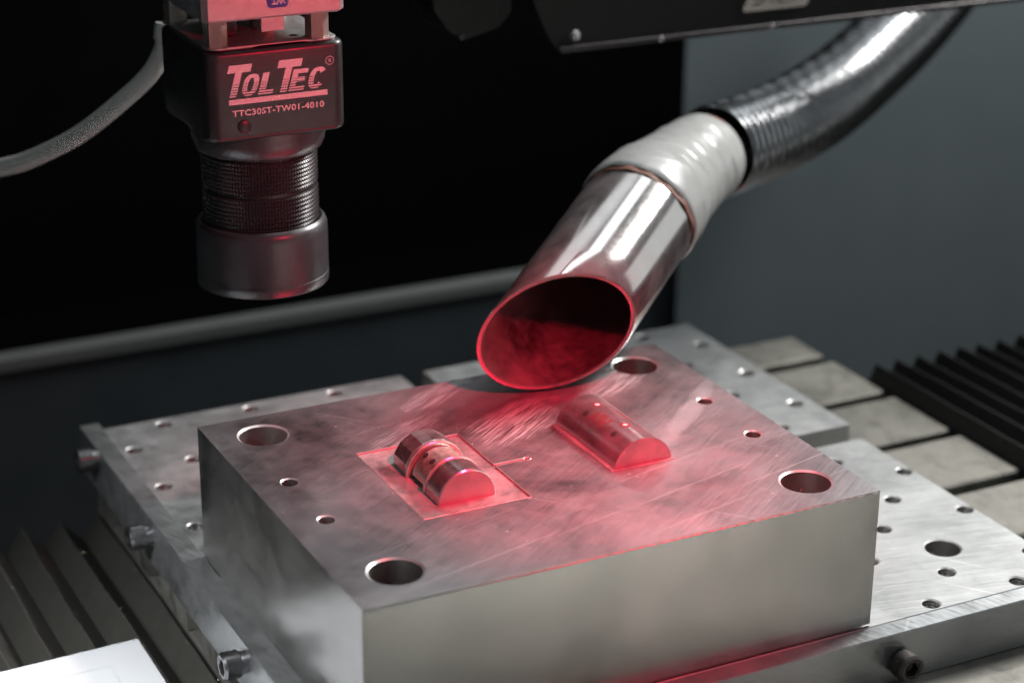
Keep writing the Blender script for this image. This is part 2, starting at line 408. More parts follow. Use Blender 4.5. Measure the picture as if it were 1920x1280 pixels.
def fixture(label, x0, x1, y0, y1, extra=()):
    t = thing('fixture_plate', label, 'fixture plate', ((x0 + x1) / 2, (y0 + y1) / 2, -24), HG)
    hs = []
    for cx, cy in A + B:
        if not (x0 + 6.5 < cx < x1 - 5 and y0 + 4.5 < cy < y1 - 6): continue
        if cx < 236 and cy < 186 and not (cx < -1): continue
        if any((cx - ex) ** 2 + (cy - ey) ** 2 < (er + 6) ** 2 for ex, ey, er in extra): continue
        hs.append((cx, cy))
    holes = [rhole(cx, cy, 4.0, .75, 24) for cx, cy in hs] + [rhole(ex, ey, er - .8, .8) for ex, ey, er in extra]
    plate('plate_body', [(x0, y0), (x1, y0), (x1, y1), (x0, y1)], -24, 0, holes, .5, 'plate', t)
    for cx, cy in hs: threaded(cx, cy, t)
    for ex, ey, er in extra:
        r = er - .8; lathe((ex, ey, 0), (0, 0, 1), [(r, -.5), (r, -20), (.01, -20)], 40).obj('large_hole', 'bore', t, smooth=True)
fixture('rear left fixture plate with small bright rimmed holes, left of the notch', -.6, 173.3, 186, 355.5)
fixture('rear right fixture plate running behind the block to the nozzle side', 186.4, 363, 187.5, 355.5)
fixture('front fixture plate with one large hole, right of the steel block', -.6, 357.3, -.6, 169, [(316.2, 46.9, 9.2)])

def cap_screw(parent, loc, ax, mat, r=6.4, L=8.5, coll=3.2):
    loc = Vector(loc); ax = Vector(ax)
    s = lathe(loc, ax, [(r * .8, -.5), (r * .8, coll * .5), (r * .86, coll)], 32).obj('screw_collar', mat, parent, smooth=True)
    k = r * .52
    g = lathe(loc, ax, [(r * .9, coll - .02), (r, coll + .5), (r, coll + L - 1.1), (r - 1.0, coll + L), (k * 1.16, coll + L)], 36)
    h = g.obj('cap_screw', mat, parent, smooth=True)
    g2 = lathe(loc, ax, [(k * 1.16, coll + L), (k, coll + L - .4), (k * .98, coll + L - 4), (.01, coll + L - 4.6)], 6)
    g2.obj('hex_socket', mat, h)
# left rail
lr = thing('side_rail', 'scratched steel rail with three cap screws along the left side', 'rail', (-6, 176, -24))
def notch_rail(x0, x1, y0, y1, z0, z1):
    g = G(); N = 150; rings = []
    for i in range(N + 1):
        y = y0 + (y1 - y0) * i / N; j = .12 * random.random() + (.5 * random.random() if random.random() < .08 else 0)
        c = .5 + j; d = .4
        rings.append([(x0, y, z0), (x0, y, z1 - c), (x0 + c, y, z1), (x1 - d, y, z1), (x1, y, z1 - d), (x1, y, z0)])
    g.rings(rings, cap0=True, cap1=True); return g
notch_rail(-11, -.08, -11, 363.5, -24, .35).obj('rail_body', 'rail', lr)
for y, z in ((328.0, -3.6), (238.7, -7.4), (104.2, -7.6)): cap_screw(lr, (-11, y, z), (-1, 0, 0), 'screw', 6.2, 8, 3.5)
fr = thing('front_rail', 'bright steel rail with a dark cap screw along the front edge', 'rail', (180, -6, -24))
box(-.8, 364, -11, -1.2, -24, .35, .4).obj('rail_body', 'rail', fr)
cap_screw(fr, (248.5, -11, -13), (0, -1, 0), 'blackscrew', 6.6, 8, 2.5)

# ------------------------------------------------------------ the steel mould block
H = 65.85; W = 191.2; L = 240
bk = thing('mould_block', 'thick steel mould block with four corner bores glowing in red light', 'steel block', (120, 96, 0))
big = [(23.8, 169.8), (24.4, 23.4), (216.6, 21.6), (216.9, 169.4)]
small = [(16.6, 118.1), (17.2, 77.6), (224.3, 116.5), (223.7, 74.2)]
def inner(pts, d):
    out = []
    for i in range(len(pts)):
        p0, p, p1 = Vector(pts[i - 1]), Vector(pts[i]), Vector(pts[(i + 1) % len(pts)])
        e0 = (p - p0).normalized(); e1 = (p1 - p).normalized()
        n0 = Vector((-e0.y, e0.x)); n1 = Vector((-e1.y, e1.x))
        out.append(p + (n0 + n1) / max(.3, 1 + n0.dot(n1)) * d)
    return [(p.x, p.y) for p in out]
pk = [(53.6, 60), (103.2, 60), (103.2, 94.5), (117.8, 94.5), (118.6, 93.9), (119.7, 93.8), (120.6, 94.5), (120.7, 95.5), (120.1, 96.3), (119, 96.5), (117.8, 96.0), (103.2, 96.0), (103.2, 132.6), (53.6, 132.6)]
DP = .9
holes = [rhole(x, y, 10.9, 1.0, 56) for x, y in big] + [rhole(x, y, 3.55, .75, 28) for x, y in small]
holes.append((inner(pk, -.35), pk, .3, DP))
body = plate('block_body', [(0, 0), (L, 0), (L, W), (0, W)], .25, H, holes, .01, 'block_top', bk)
# sides get their own ground finish and a nicked edge
body.data.materials.append(MAT['block_side'])
for f in body.data.polygons:
    if abs(f.normal.z) < .3:
        c = f.center + origin(bk)
        if c.x < .5 * S or c.x > (L - .5) * S or c.y < .5 * S or c.y > (W - .5) * S: f.material_index = 2
for x, y in big:
    g = lathe((x, y, H), (0, 0, 1), [(10.9, -.7), (10.9, -22), (10.2, -22.2), (10.2, -60), (.01, -60)], 56); g.obj('bore', 'bore', bk, smooth=True)
for x, y in small:
    g = lathe((x, y, H), (0, 0, 1), [(3.55, -.5), (3.55, -26), (.01, -28)], 28); g.obj('screw_hole', 'bore', bk, smooth=True)
# edge chamfers with milling nicks along the front, plain along the left
g = G(); N = 700; r0 = []
for i in range(N + 1):
    x = L * i / N; c = 1.25; j = 0
    if x > 92:                              # milling nicks every few millimetres
        ph = (x / 5.4 + .25 * sin(x * .31)) % 1
        j = (.75 if ph < .45 else 0) * min(1, (x - 92) / 30); c = 1.15 - min(.45, (x - 92) / 300)
    r0.append([(x, -.02, H - c - .3), (x, -.42 + j * .35, H - c), (x, -.42 + j * .35, H - c + .1), (x, .45, H + .05), (x, .6, H - .1)])
g.rings(r0, close=False)
MAT['edge'] = metal('rubbed_edge', (.7, .68, .67), .35, streak=(300, 300, 300), dust=.6, dustcol=(.62, .6, .6), mott=.1, bump=0)
g.obj('front_edge', 'edge', bk)

MAT['floor'] = metal('eroded_floor', (.36, .34, .34), .36, streak=(300, 300, 300), dust=.34, dustcol=(.5, .44, .44), mott=.3, mscale=45, bump=.05)
ci = box(53.62, 103.18, 60.02, 132.58, H - DP - .3, H - DP + .06, .02).obj('pocket_floor', 'floor', bk)
g = G(); po_ = inner(pk, -.40); pi_ = inner(pk, -.02)
g.rings([[(x, y, H + .02) for x, y in po_], [(x, y, H + .10) for x, y in inner(pk, -.28)], [(x, y, H + .06) for x, y in inner(pk, -.18)], [(x, y, H - .5) for x, y in pi_]])
g.obj('pocket_rim', 'insert_mid', bk)

def half_cyl(x0, x1, y0, y1, zb, top, r=None, steps=36, flat=0):
    """segment of a cylinder lying along y; width x0..x1 at zb, apex height top"""
    hw = (x1 - x0) / 2; h = top - zb; r = (hw * hw + h * h) / (2 * h); cx = (x0 + x1) / 2; cz = top - r
    a = math.acos(max(-1, min(1, (zb - cz) / r)))
    pts = [(cx + r * sin(-a + 2 * a * i / steps), cz + r * cos(-a + 2 * a * i / steps)) for i in range(steps + 1)]
    return pts
def prism_y(pts, ys, scale=None, caps=True):
    """sweep an open xz outline along y, closed at the base"""
    g = G(); g.rings([[(p[0], y, p[1]) for p in pts] for y in ys], cap0=caps, cap1=caps); return g
# insert one: turned core with two collars, in the pocket
zb = H - DP + .02
def seg(xc, r, z0, y0, y1, name, mat, parent=None, steps=32, cz=H - .6, chamf=.4):
    a = math.acos((z0 - cz) / r) if abs(z0 - cz) < r else pi
    def ring(rr, y): return [(xc + rr * sin(-a + 2 * a * i / steps), y, cz + rr * cos(-a + 2 * a * i / steps)) for i in range(steps + 1)]
    g = G(); g.rings([ring(r - chamf, y0), ring(r, y0 + chamf), ring(r, y1 - chamf), ring(r - chamf, y1)], cap0=True, cap1=True)
    return g.obj(name, mat, parent, smooth=True)
c1 = thing('core_insert', 'turned half round core with two collars standing in the square pocket', 'core insert', (78, 94, zb))
XC = 78.2
seg(XC, 13.6, zb, 70.6, 83.2, 'front_band', 'insert', c1)
fc = seg(XC, 13.2, zb, 70.3, 71.2, 'end_face', 'insert_face', c1, chamf=.15)
seg(XC, 13.0, zb, 83.0, 84.4, 'groove', 'insert_mid', c1)
seg(XC, 13.9, zb, 84.2, 86.0, 'collar', 'insert_mid', c1)
seg(XC, 12.4, H + 1.2, 85.9, 100.2, 'middle_sleeve', 'insert_mid', c1)
seg(XC, 9.0, zb, 85.9, 102.2, 'core_web', 'hole_dark', c1)
seg(XC, 11.6, zb, 99.9, 101.9, 'groove', 'hole_dark', c1)
seg(XC, 14.0, zb, 101.7, 104.2, 'collar', 'insert_mid', c1)
# rear band is faceted
g = G(); fac = [(-100, 13.8), (-70, 14.1), (-46, 14.1), (-22, 14.0), (0, 13.9), (22, 14.0), (46, 14.1), (72, 14.1), (100, 13.8)]
def fr_(y, k): return [(XC + k * r * sin(radians(a)), y, max(zb, H - .6 + k * r * cos(radians(a)))) for a, r in fac]
g.rings([fr_(104.1, .98), fr_(104.7, 1), fr_(117, 1), fr_(118, .95)], cap0=True, cap1=True); g.obj('rear_band', 'insert', c1)
def disc_on(xc, cz, r, ang, y, rad, name, mat, parent, lift=.06, n=20, inner_r=0, sy=1.0):
    """thin disc or ring lying on a cylinder along y"""
    g = G()
    def P(dx, dy, l): 
        th = ang + dx / r; return (xc + (r + l) * sin(th), y + dy, cz + (r + l) * cos(th))
    rs = []
    if inner_r: rs = [[P(cos(2*pi*i/n)*q, sin(2*pi*i/n)*q*sy, l) for i in range(n)] for q, l in ((inner_r, 0), (inner_r, lift), (rad, lift), (rad, 0))]; g.rings(rs)
    else: rs = [[P(cos(2*pi*i/n)*q, sin(2*pi*i/n)*q*sy, l) for i in range(n)] for q, l in ((rad, 0), (rad, lift), (.01, lift))]; g.rings(rs)
    return g.obj(name, mat, parent)
for y in (98.0, 91.0):
    disc_on(XC, H - .6, 12.4, radians(-33), y, 1.55, 'cross_hole', 'hole_dark', c1)
for y in (98.5, 91.5): disc_on(XC, H - .6, 12.4, radians(38), y, 1.0, 'cross_hole', 'hole_dark', c1, sy=.6)

# insert two: half round with etched marks
c2 = thing('engraved_core', 'plain half round core etched with rings, slots and lettering beside the nozzle', 'core insert', (162.6, 95, H))
prof2 = half_cyl(147.9, 177.3, 68.3, 122.6, H + .02, H + 12.2)
hw = 14.7; hh = 12.18; R2 = (hw * hw + hh * hh) / (2 * hh); CZ2 = H + 12.2 - R2; XC2 = 162.6
g = prism_y(prof2, (68.3, 68.6, 122.3, 122.6)); g.obj('core_body', 'insert2', c2, smooth=True)
g = prism_y([(x * .985 + XC2 * .015, z - .12) for x, z in prof2], (68.15, 68.35)); g.obj('end_face', 'insert_face', c2)
g = box(145.6, 148.2, 66.8, 122.4, H - .3, H + .55, .3); g.obj('left_fillet', 'insert_face', c2)
g = box(145.8, 178, 66.2, 68.25, H - .3, H + .35, .2); g.obj('front_fillet', 'insert_face', c2)
def an(x): return math.asin((x - XC2) / R2)
for y in (109.6, 84.2):
    disc_on(XC2, CZ2, R2, an(162.4), y, 2.2, 'etched_ring', 'etch', c2, .08, 28, 1.2)
    disc_on(XC2, CZ2, R2, an(162.4), y, 1.15, 'ring_centre', 'print', c2, .12)
for x, y in ((155.2, 107.3), (155.2, 81.8)): disc_on(XC2, CZ2, R2, an(x), y, 1.5, 'cross_hole', 'hole_dark', c2)
def patch_on(x0, x1, y0, y1, name, mat, lift=.05, n=6):
    g = G(); a0, a1 = an(x0), an(x1)
    def P(a, y, l): return (XC2 + (R2 + l) * sin(a), y, CZ2 + (R2 + l) * cos(a))
    g.rings([[P(a0, y0, 0)] + [P(a0 + (a1 - a0) * i / n, y0, lift) for i in range(n + 1)] + [P(a1, y0, 0)], [P(a0, y1, 0)] + [P(a0 + (a1 - a0) * i / n, y1, lift) for i in range(n + 1)] + [P(a1, y1, 0)]], cap0=True, cap1=True)
    return g.obj(name, mat, c2)
patch_on(167.6, 168.8, 90, 103, 'etched_slot', 'etch')
for y in (107.5, 81.6): patch_on(168.2, 168.6, y - 1.7, y + 1.7, 'etched_slot', 'etch')
for y in (106.3, 87.7): patch_on(154.5, 167.5, y, y + .22, 'etched_line', 'etch', .03)
patch_on(154.6, 154.9, 88, 106, 'etched_line', 'etch', .03)
g = G()
for i in range(9):
    y = 91.0 + i * 1.35
    for k, (dx, wd) in enumerate(((0, .5), (1.1, .45), (2.1, .4))):
        if (i * 7 + k * 3) % 5 == 0: continue
        wd *= 1.5; a0 = an(155.6 + dx * 1.5); a1 = an(155.6 + dx * 1.5 + 1.7); 
        def P(a, yy, l): return (XC2 + (R2 + l) * sin(a), yy, CZ2 + (R2 + l) * cos(a))
        y2 = y + (.5 if k % 2 else -.2)
        g.add([P(a0, y, .08), P(a1, y2, .08), P(a1, y2 + wd, .08), P(a0, y + wd, .08)], [(0, 1, 2, 3)])
g.obj('etched_lettering', 'etch', c2)

# ------------------------------------------------------------ extraction nozzle, tape, duct
P0 = Vector((164.057, 152.825, 97.998)); AX = Vector((.75808, .59167, .27431)).normalized(); RT = 30.09
NN = Vector((-.20019, -.96781, -.15247)).normalized()
nz = thing('extraction_nozzle', 'slant cut steel extraction nozzle on a black duct, bound with white tape', 'extraction nozzle', tuple(P0))
E1, E2, _ = frame(AX); N = 96
def cutring(r, push=0):
    out = []
    for i in range(N):
        off = (E1 * cos(2 * pi * i / N) + E2 * sin(2 * pi * i / N)) * r
        t = -off.dot(NN) / AX.dot(NN); out.append(P0 + off + AX * (t + push))
    return out
def straight(r, s): return [P0 + AX * s + (E1 * cos(2 * pi * i / N) + E2 * sin(2 * pi * i / N)) * r for i in range(N)]
def blend(a, b, t): return [p.lerp(q, t) for p, q in zip(a, b)]
c0 = cutring(RT); s1 = straight(RT, 106)
g = G(); g.rings([cutring(RT - .3, -.1)] + [blend(c0, s1, t) for t in (.004, .2, .4, .6, .8, 1)]); g.obj('steel_tube', 'tube', nz, smooth=True)
g = G(); a = cutring(RT - .3, -.12); b = cutring(RT - 2.0, .05)
jit = [1 + .25 * (random.random() - .5) for _ in range(N)]
g.rings([a, [p.lerp(q, .5) - AX * (.35 * j) for p, q, j in zip(a, b, jit)], b]); g.obj('cut_rim', 'rim', nz, smooth=True)
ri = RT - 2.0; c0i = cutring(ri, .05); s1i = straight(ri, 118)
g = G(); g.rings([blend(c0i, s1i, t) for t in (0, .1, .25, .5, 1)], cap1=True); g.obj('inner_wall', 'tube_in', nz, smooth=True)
# lengthwise seam bead of the tube
g = G(); th = None
# tape wraps
TP = spline([P0 + AX * 96, P0 + AX * 108, Vector((262.9, 232.3, 128.0)), Vector((278.6, 244.4, 129.7)), Vector((303.3, 260.9, 132.9)), Vector((328.2, 278.3, 132.7))], 12)
def cut(P, a, b):
    out = []; s = 0
    for i, p in enumerate(P):
        if i: s += (p - P[i - 1]).length
        if a - .8 <= s <= b + .8: out.append(p)
    return out
def tape(a, b, r0, r1, seed, tilt):
    rnd = random.Random(seed); ph = [rnd.random() * 6 for _ in range(5)]; Lg = b - a
    def rad(s, th):
        t = s / Lg; e = .8 if (t < .04 or t > .96) else 0
        wr = .32 * sin(3 * th + ph[0] + 3 * t) + .22 * sin(7 * th + ph[1] - 5 * t) + .16 * sin(13 * th + ph[2] + 9 * t)
        fold = 1.5 * max(0, 1 - abs(((th - ph[3] - t * 1.2 + pi) % (2 * pi)) - pi) / .16)
        return r0 + (r1 - r0) * t - e + wr * .35 + fold * .5
    return sweep(cut(TP, a, b), rad, 120).obj('tape_wrap', 'tape', nz, smooth=True, sharp=50)
def base_r(q):
    K = [(5, 31.1), (26, 30.6), (50, 27.6), (72, 25.2), (84, 24.5), (100, 24.2)]
    for (a, ra), (b, rb) in zip(K, K[1:]):
        if q <= b: return ra + (rb - ra) * (q - a) / (b - a)
    return 24.2
for k, (a_, b_) in enumerate(((5.5, 20), (15, 34), (28, 47), (41, 60), (54, 74), (68, 86), (80, 98.5))):
    tape(a_, b_, base_r(a_) + .6, base_r(b_) + .15, 10 + k, 0)
g = sweep(cut(TP, 3.6, 6.4), lambda s, th: RT + .5 + .35 * sin(5 * th) + .25 * sin(17 * th), 120); g.obj('glue_line', 'tape_edge', nz, smooth=True)
g = sweep(cut(TP, 95, 99), lambda s, th: 24.4, 64); g.obj('glue_line', 'tape_edge', nz, smooth=True)
HP = spline([(326.0, 277.0, 132.7), (360.9, 296.7, 130.3), (403.2, 322.6, 128.5), (446.7, 346.5, 131.9), (486.8, 367.2, 140.6), (536.1, 393.2, 155.3), (596.6, 426.9, 178.8), (654.9, 464.4, 208.5), (709.3, 508.8, 249.2)], 30)
PITCH = 6.6
def hrad(s, th):
    k = (s / PITCH + th / (2 * pi)) % 1
    return 24.5 + (1.5 * sin(pi * (k - .62) / .38) if k > .62 else 0) + .2 * sin(2 * th + s * .05)
sweep(HP, hrad, 64, .62).obj('flexible_duct', 'hose', nz, smooth=True, sharp=60)

# ------------------------------------------------------------ marking head
hx, hy, hz = 11.6, 190.4, 196.8; HW = 65.35; HH = 40.6
hd = thing('marking_head', 'black laser marking head with pink lit lettering above a knurled lens', 'laser head', (45.7, 222.9, 120))
def rrect(x0, x1, y0, y1, r, z, n=8):
    out = []
    for cx, cy, a in ((x1 - r, y0 + r, -pi / 2), (x1 - r, y1 - r, 0), (x0 + r, y1 - r, pi / 2), (x0 + r, y0 + r, pi)):
        for i in range(n + 1):
            t = a + pi / 2 * i / n; out.append((cx + r * cos(t), cy + r * sin(t), z))
    return out
def rbox(x0, x1, y0, y1, z0, z1, rc, rb, m=5):
    g = G(); rings = []
    for i in range(m + 1):
        t = pi / 2 * i / m; d = rb * (1 - sin(t)); rings.append(rrect(x0 + d, x1 - d, y0 + d, y1 - d, rc - d * .8, z0 + rb * (1 - cos(t))))
    for i in range(m + 1):
        t = pi / 2 * i / m; d = rb * (1 - cos(t)); rings.append(rrect(x0 + d, x1 - d, y0 + d, y1 - d, rc - d * .8, z1 - rb * (1 - sin(t))))
    g.rings(rings, cap0=True, cap1=True); return g
rbox(hx, hx + HW, hy, hy + HW, hz, hz + HH, 6.5, 2.6).obj('housing', 'box', hd, smooth=True, sharp=60)
g = rbox(hx + 2.6, hx + HW - 2.6, hy + 2.6, hy + HW - 2.6, hz + HH - .1, hz + HH + 1.1, 5, .3, 2); g.obj('lid_plate', 'alu', hd)
# pressed gap under the lid
g = G(); pts = []
for i in range(30):
    t = i / 29; x = 33 + 28 * t; zt = hz + HH + .25 + .75 * (abs(2 * t - 1) ** 6 * -1) + .35
    pts.append((x, zt))
g.rings([[(x, hy + 2.35, hz + HH - .05), (x, hy + 2.35, z), (x, hy + 2.7, z)] for x, z in pts], close=False); g.obj('lid_gap', 'void', hd)
for cx, cy in ((18.4, 195.8), (65.2, 195.8), (18.4, 250), (65.2, 250)):
    s = lathe((cx, cy, hz + HH + 1.1), (0, 0, 1), [(4.7, 0), (5.2, .5), (5.2, 12.2), (4.7, 12.8)], 6, True, True, a0=radians(12)).obj('standoff', 'brass', hd)
    lathe((cx, cy, hz + HH + 1.05), (0, 0, 1), [(5.9, 0), (5.9, .5), (5, .55)], 24).obj('washer', 'alu', s)
box(37.2, 47.8, 189.5, 200, 244.6, 252, .2).obj('connector', 'alu', hd)
box(24, 34, 212, 232, 239, 252, .4).obj('galvo_motor', 'blackscrew', hd)
g = lathe((52, 225, 239), (0, 0, 1), [(7, 0), (7, 8), (4, 9), (4, 13)], 28); g.obj('galvo_motor', 'brass', hd, smooth=True)
box(18, 23, 206, 216, 243, 252, .3).obj('connector', 'alu', hd)
disc = lathe((57, 203, hz + HH + 1.12), (0, 0, 1), [(2.0, 0), (2.0, .05), (.01, .05)], 20); disc.obj('screw_hole', 'void', hd)
# mounting plate with chamfered edges
g = G(); px0, px1, py0, py1 = 10.6, 75.6, 187.5, 262; ch = 2.4
def oct2(i, z): 
    return [(px0 + ch + i, py0 + i, z), (px1 - ch - i, py0 + i, z), (px1 - i, py0 + ch + i, z), (px1 - i, py1 - i, z), (px0 + i, py1 - i, z), (px0 + i, py0 + ch + i, z)]
g.rings([oct2(1.0, 250.7), oct2(0, 251.7), oct2(0, 330)], cap0=True, cap1=True); mp_ = g.obj('mounting_plate', 'alu', hd)
g = G(); n = 8
def badge(y, d): return [(x, y, z) for x, z in [( (49.1 - 2 - d if s else 39.5 + 2 + d) + (2) * cos(a), zc + 2 * sin(a)) for s, zc, a in
    [(1, 257.1 + d, -pi / 2 + pi / 2 * i / n) for i in range(n + 1)] + [(1, 259.6 - d, pi / 2 * i / n) for i in range(n + 1)] + [(0, 259.6 - d, pi / 2 + pi / 2 * i / n) for i in range(n + 1)] + [(0, 257.1 + d, pi + pi / 2 * i / n) for i in range(n + 1)]]]
g.rings([badge(187.55, 0), badge(187.2, 0), badge(187.1, .1)], cap1=True); bdg = g.obj('badge', 'blue', mp_)

def text(s, x, z, size, y, mat, name, parent, off=.0, shear=0, rot=0, space=1.0, width=None, align='LEFT', kx=1.0):
    cu = bpy.data.curves.new('t', 'FONT'); cu.body = s; cu.size = size; cu.offset = off; cu.shear = shear; cu.space_character = space
    cu.align_x = align; cu.fill_mode = 'BOTH'; cu.extrude = .04
    to = bpy.data.objects.new('t', cu); COL.objects.link(to); bpy.context.view_layer.update()
    me = bpy.data.meshes.new_from_object(to); bpy.data.objects.remove(to)
    xs = [v.co.x for v in me.vertices]; k = kx
    if width: k = width / (max(xs) - min(xs))
    x0 = min(xs) if align == 'LEFT' else 0
    lo = origin(parent)
    for v in me.vertices:
        a = (v.co.x - x0) * k; b = v.co.y
        if rot: a, b = -a, -b
        v.co = Vector((x + a, y - v.co.z, z + b)) * S - lo
    me.materials.clear(); me.materials.append(MAT[mat]); me.name = name
    return link(name, me, parent)
text('WT', 47.7, 259.4, 4.0, 187.0, 'print', 'badge_letters', bdg, off=.08, rot=1, width=6.2)
# brand lettering with striped lower half
def sup(cx, cz, a, b, n, t): 
    c, s_ = cos(t), sin(t); return (cx + a * abs(c) ** (2 / n) * (1 if c > 0 else -1), cz + b * abs(s_) ** (2 / n) * (1 if s_ > 0 else -1))
glyphs = []
Z0 = 217.1; ZS = 226.5; ZB = 231.1; ST = 3.1
def gT(x, w, zt): return [[(x - w / 2, zt - 3.4), (x + w / 2, zt - 3.4), (x + w / 2, zt), (x - w / 2, zt)], [(x - ST / 2, Z0), (x + ST / 2, Z0), (x + ST / 2, zt - 3.38), (x - ST / 2, zt - 3.38)]]
def arc(cx, cz, a, b, th, t0, t1, n=30):
    q = []
    for i in range(n):
        u0, u1 = t0 + (t1 - t0) * i / n, t0 + (t1 - t0) * (i + 1) / n
        q.append([sup(cx, cz, a, b, 2.6, u0), sup(cx, cz, a, b, 2.6, u1), sup(cx, cz, a - th, b - th * .72, 2.4, u1), sup(cx, cz, a - th, b - th * .72, 2.4, u0)])
    return q
hz2 = (ZS + Z0) / 2; hb = (ZS - Z0) / 2
polys = gT(23.3, 10.6, ZB)
polys += arc(30.3, hz2, 3.6, hb, 2.3, 0, 2 * pi, 44)
polys += [[(36.0 - 1.2, Z0), (37.9 - 1.2, Z0), (37.9 - 1.2, ZS), (36.0 - 1.2, ZS)], [(37.88 - 1.2, Z0), (42.4 - 1.0, Z0), (42.4 - 1.0, Z0 + 2.1), (37.88 - 1.2, Z0 + 2.1)]]
polys[-2] = [(34.9, Z0), (37.9, Z0), (37.9, ZS), (34.9, ZS)]; polys[-1] = [(37.88, Z0), (41.6, Z0), (41.6, Z0 + 2.1), (37.88, Z0 + 2.1)]
polys += gT(46.5, 11.0, ZB + .1)
polys += [[(49.0, Z0), (51.7, Z0), (51.7, ZS), (49.0, ZS)]] + [[(51.68, z), (56.0 - k, z), (56.0 - k, z + 1.9), (51.68, z + 1.9)] for z, k in ((Z0, 0), (Z0 + 3.9, .6), (ZS - 1.9, 0))]
polys += arc(61.1, hz2, 3.7, hb, 2.4, radians(35), radians(325), 34)
bm = bmesh.new()
for p in polys:
    vs = [bm.verts.new(((x + (z - Z0) * .30) * S, (hy - .12) * S, z * S)) for x, z in p]; bm.faces.new(vs)
bands = [(222.6 - i * 1.12, .28 + .05 * i) for i in range(5)]
for zc, hgt in bands:
    for zz in (zc, zc - hgt):
        bmesh.ops.bisect_plane(bm, geom=bm.verts[:] + bm.edges[:] + bm.faces[:], plane_co=(0, 0, zz * S), plane_no=(0, 0, 1))
kill = [f for f in bm.faces if any(zc - hgt < f.calc_center_median().z / S < zc for zc, hgt in bands)]
bmesh.ops.delete(bm, geom=kill, context='FACES')
ex = bmesh.ops.extrude_face_region(bm, geom=bm.faces[:])
for v in [q for q in ex['geom'] if isinstance(q, bmesh.types.BMVert)]: v.co.y += .1 * S
for v in bm.verts: v.co -= origin(hd)
bmesh.ops.recalc_face_normals(bm, faces=bm.faces)
me = bpy.data.meshes.new('lettering'); bm.to_mesh(me); bm.free(); me.materials.append(MAT['print']); link('lettering', me, hd)
g = G(); g.add([(21.5, hy - .12, 213.65), (67.3, hy - .12, 213.65), (67.3, hy - .12, 216), (21.5, hy - .12, 216), (21.5, hy, 213.65), (67.3, hy, 213.65), (67.3, hy, 216), (21.5, hy, 216)], [(0, 1, 2, 3), (0, 1, 5, 4), (1, 2, 6, 5), (2, 3, 7, 6), (3, 0, 4, 7)])
g.obj('underline_bar', 'print', hd)
text('TTC30ST-TW01-4010', 22.9, 208.45, 3.75, hy - .1, 'print', 'model_lettering', hd, off=.09, space=1.1, width=42.6)
g = G(); g.rings([[(68.7 + r * cos(a), hy + yy, 228.85 + r * sin(a)) for a in [2 * pi * i / 28 for i in range(28)]] for r, yy in ((1.95, -.02), (1.95, -.12), (1.75, -.12), (1.75, -.02))]); g.obj('registered_ring', 'print', hd)
text('R', 68.75, 227.95, 2.5, hy - .1, 'print', 'registered_letter', hd, align='CENTER')
lathe((28.1, hy, 203.4), (0, -1, 0), [(3.1, -.2), (3.1, .5), (2.6, .85), (.01, .9)], 32).obj('button', 'box', hd, smooth=True)
lathe((hx, 212.8, 201.5), (-1, 0, 0), [(3.0, -.2), (3.0, .5), (2.5, .85), (.01, .9)], 32).obj('button', 'cap', hd, smooth=True)
# lens
LC = (45.9, 222.9); 
lathe((*LC, hz), (0, 0, 1), [(30.6, 1), (30.6, -5.5), (30.2, -8), (28.9, -11), (27.2, -12.3), (25.5, -12.5)], 96).obj('lens_neck', 'cap', hd, smooth=True, sharp=50)
def knurl(z1, z0, r, cols=112, rows=8):
    g = G(); bv = []
    u = 2
    n = cols * 2; m = rows * 2
    ring = []
    ring.append([(LC[0] + (r - 1.0) * cos(2 * pi * i / n), LC[1] + (r - 1.0) * sin(2 * pi * i / n), z1 + .4) for i in range(n)])
    for j in range(m + 1):
        z = z1 - (z1 - z0) * j / m
        row = []
        for i in range(n):
            rr = r + (.78 if (i % 2 and j % 2) else (0 if not (i % 2 or j % 2) else .0))
            row.append((LC[0] + rr * cos(2 * pi * i / n), LC[1] + rr * sin(2 * pi * i / n), z))
        ring.append(row)
    ring.append([(LC[0] + (r - 1.0) * cos(2 * pi * i / n), LC[1] + (r - 1.0) * sin(2 * pi * i / n), z0 - .4) for i in range(n)])
    # triangulate so every bump is a little pyramid
    k0 = len(g.v)
    for R_ in ring: g.v += R_
    for j in range(len(ring) - 1):
        for i in range(n):
            a = j * n + i; b = j * n + (i + 1) % n; c = b + n; d = a + n
            if (i + j) % 2 == 0: g.f += [(a, b, d), (b, c, d)]
            else: g.f += [(a, b, c), (a, c, d)]
    return g
knurl(183.4, 168.2, 26.0).obj('focus_ring', 'grip', hd)
knurl(166.2, 150.2, 26.1).obj('focus_ring', 'grip', hd)
lathe((*LC, 0), (0, 0, 1), [(25.5, 185), (25.3, 149)], 64).obj('lens_barrel', 'grip', hd, smooth=True)
lathe((*LC, 0), (0, 0, 1), [(26.6, 150.6), (28.0, 151.4), (29.4, 150.4), (30.3, 148.2), (30.45, 145), (30.45, 125.9), (30.2, 125.7), (30.2, 125.4), (30.5, 125.2), (30.5, 121.2), (30.0, 120.6), (27, 120.6), (27, 128), (.01, 129)], 96).obj('lens_cap', 'cap', hd, smooth=True, sharp=40)
# cable behind the head
cb = sweep(spline([(36, 318, 222), (33, 317.5, 211), (27, 320, 199), (16.8, 327.7, 186.3), (-3.6, 346.2, 164.6), (-23.5, 367.6, 148.8), (-36.5, 383, 141.4), (-69, 428, 124), (-110, 480, 112)], 10), lambda s, th: 4.5 + (1.6 if s < 9 else 0), 24).obj('signal_cable', 'cable', smooth=True, loc=(0, 350, 165))
tag(cb, 'pale grey cable curving down and left behind the laser head', 'cable')

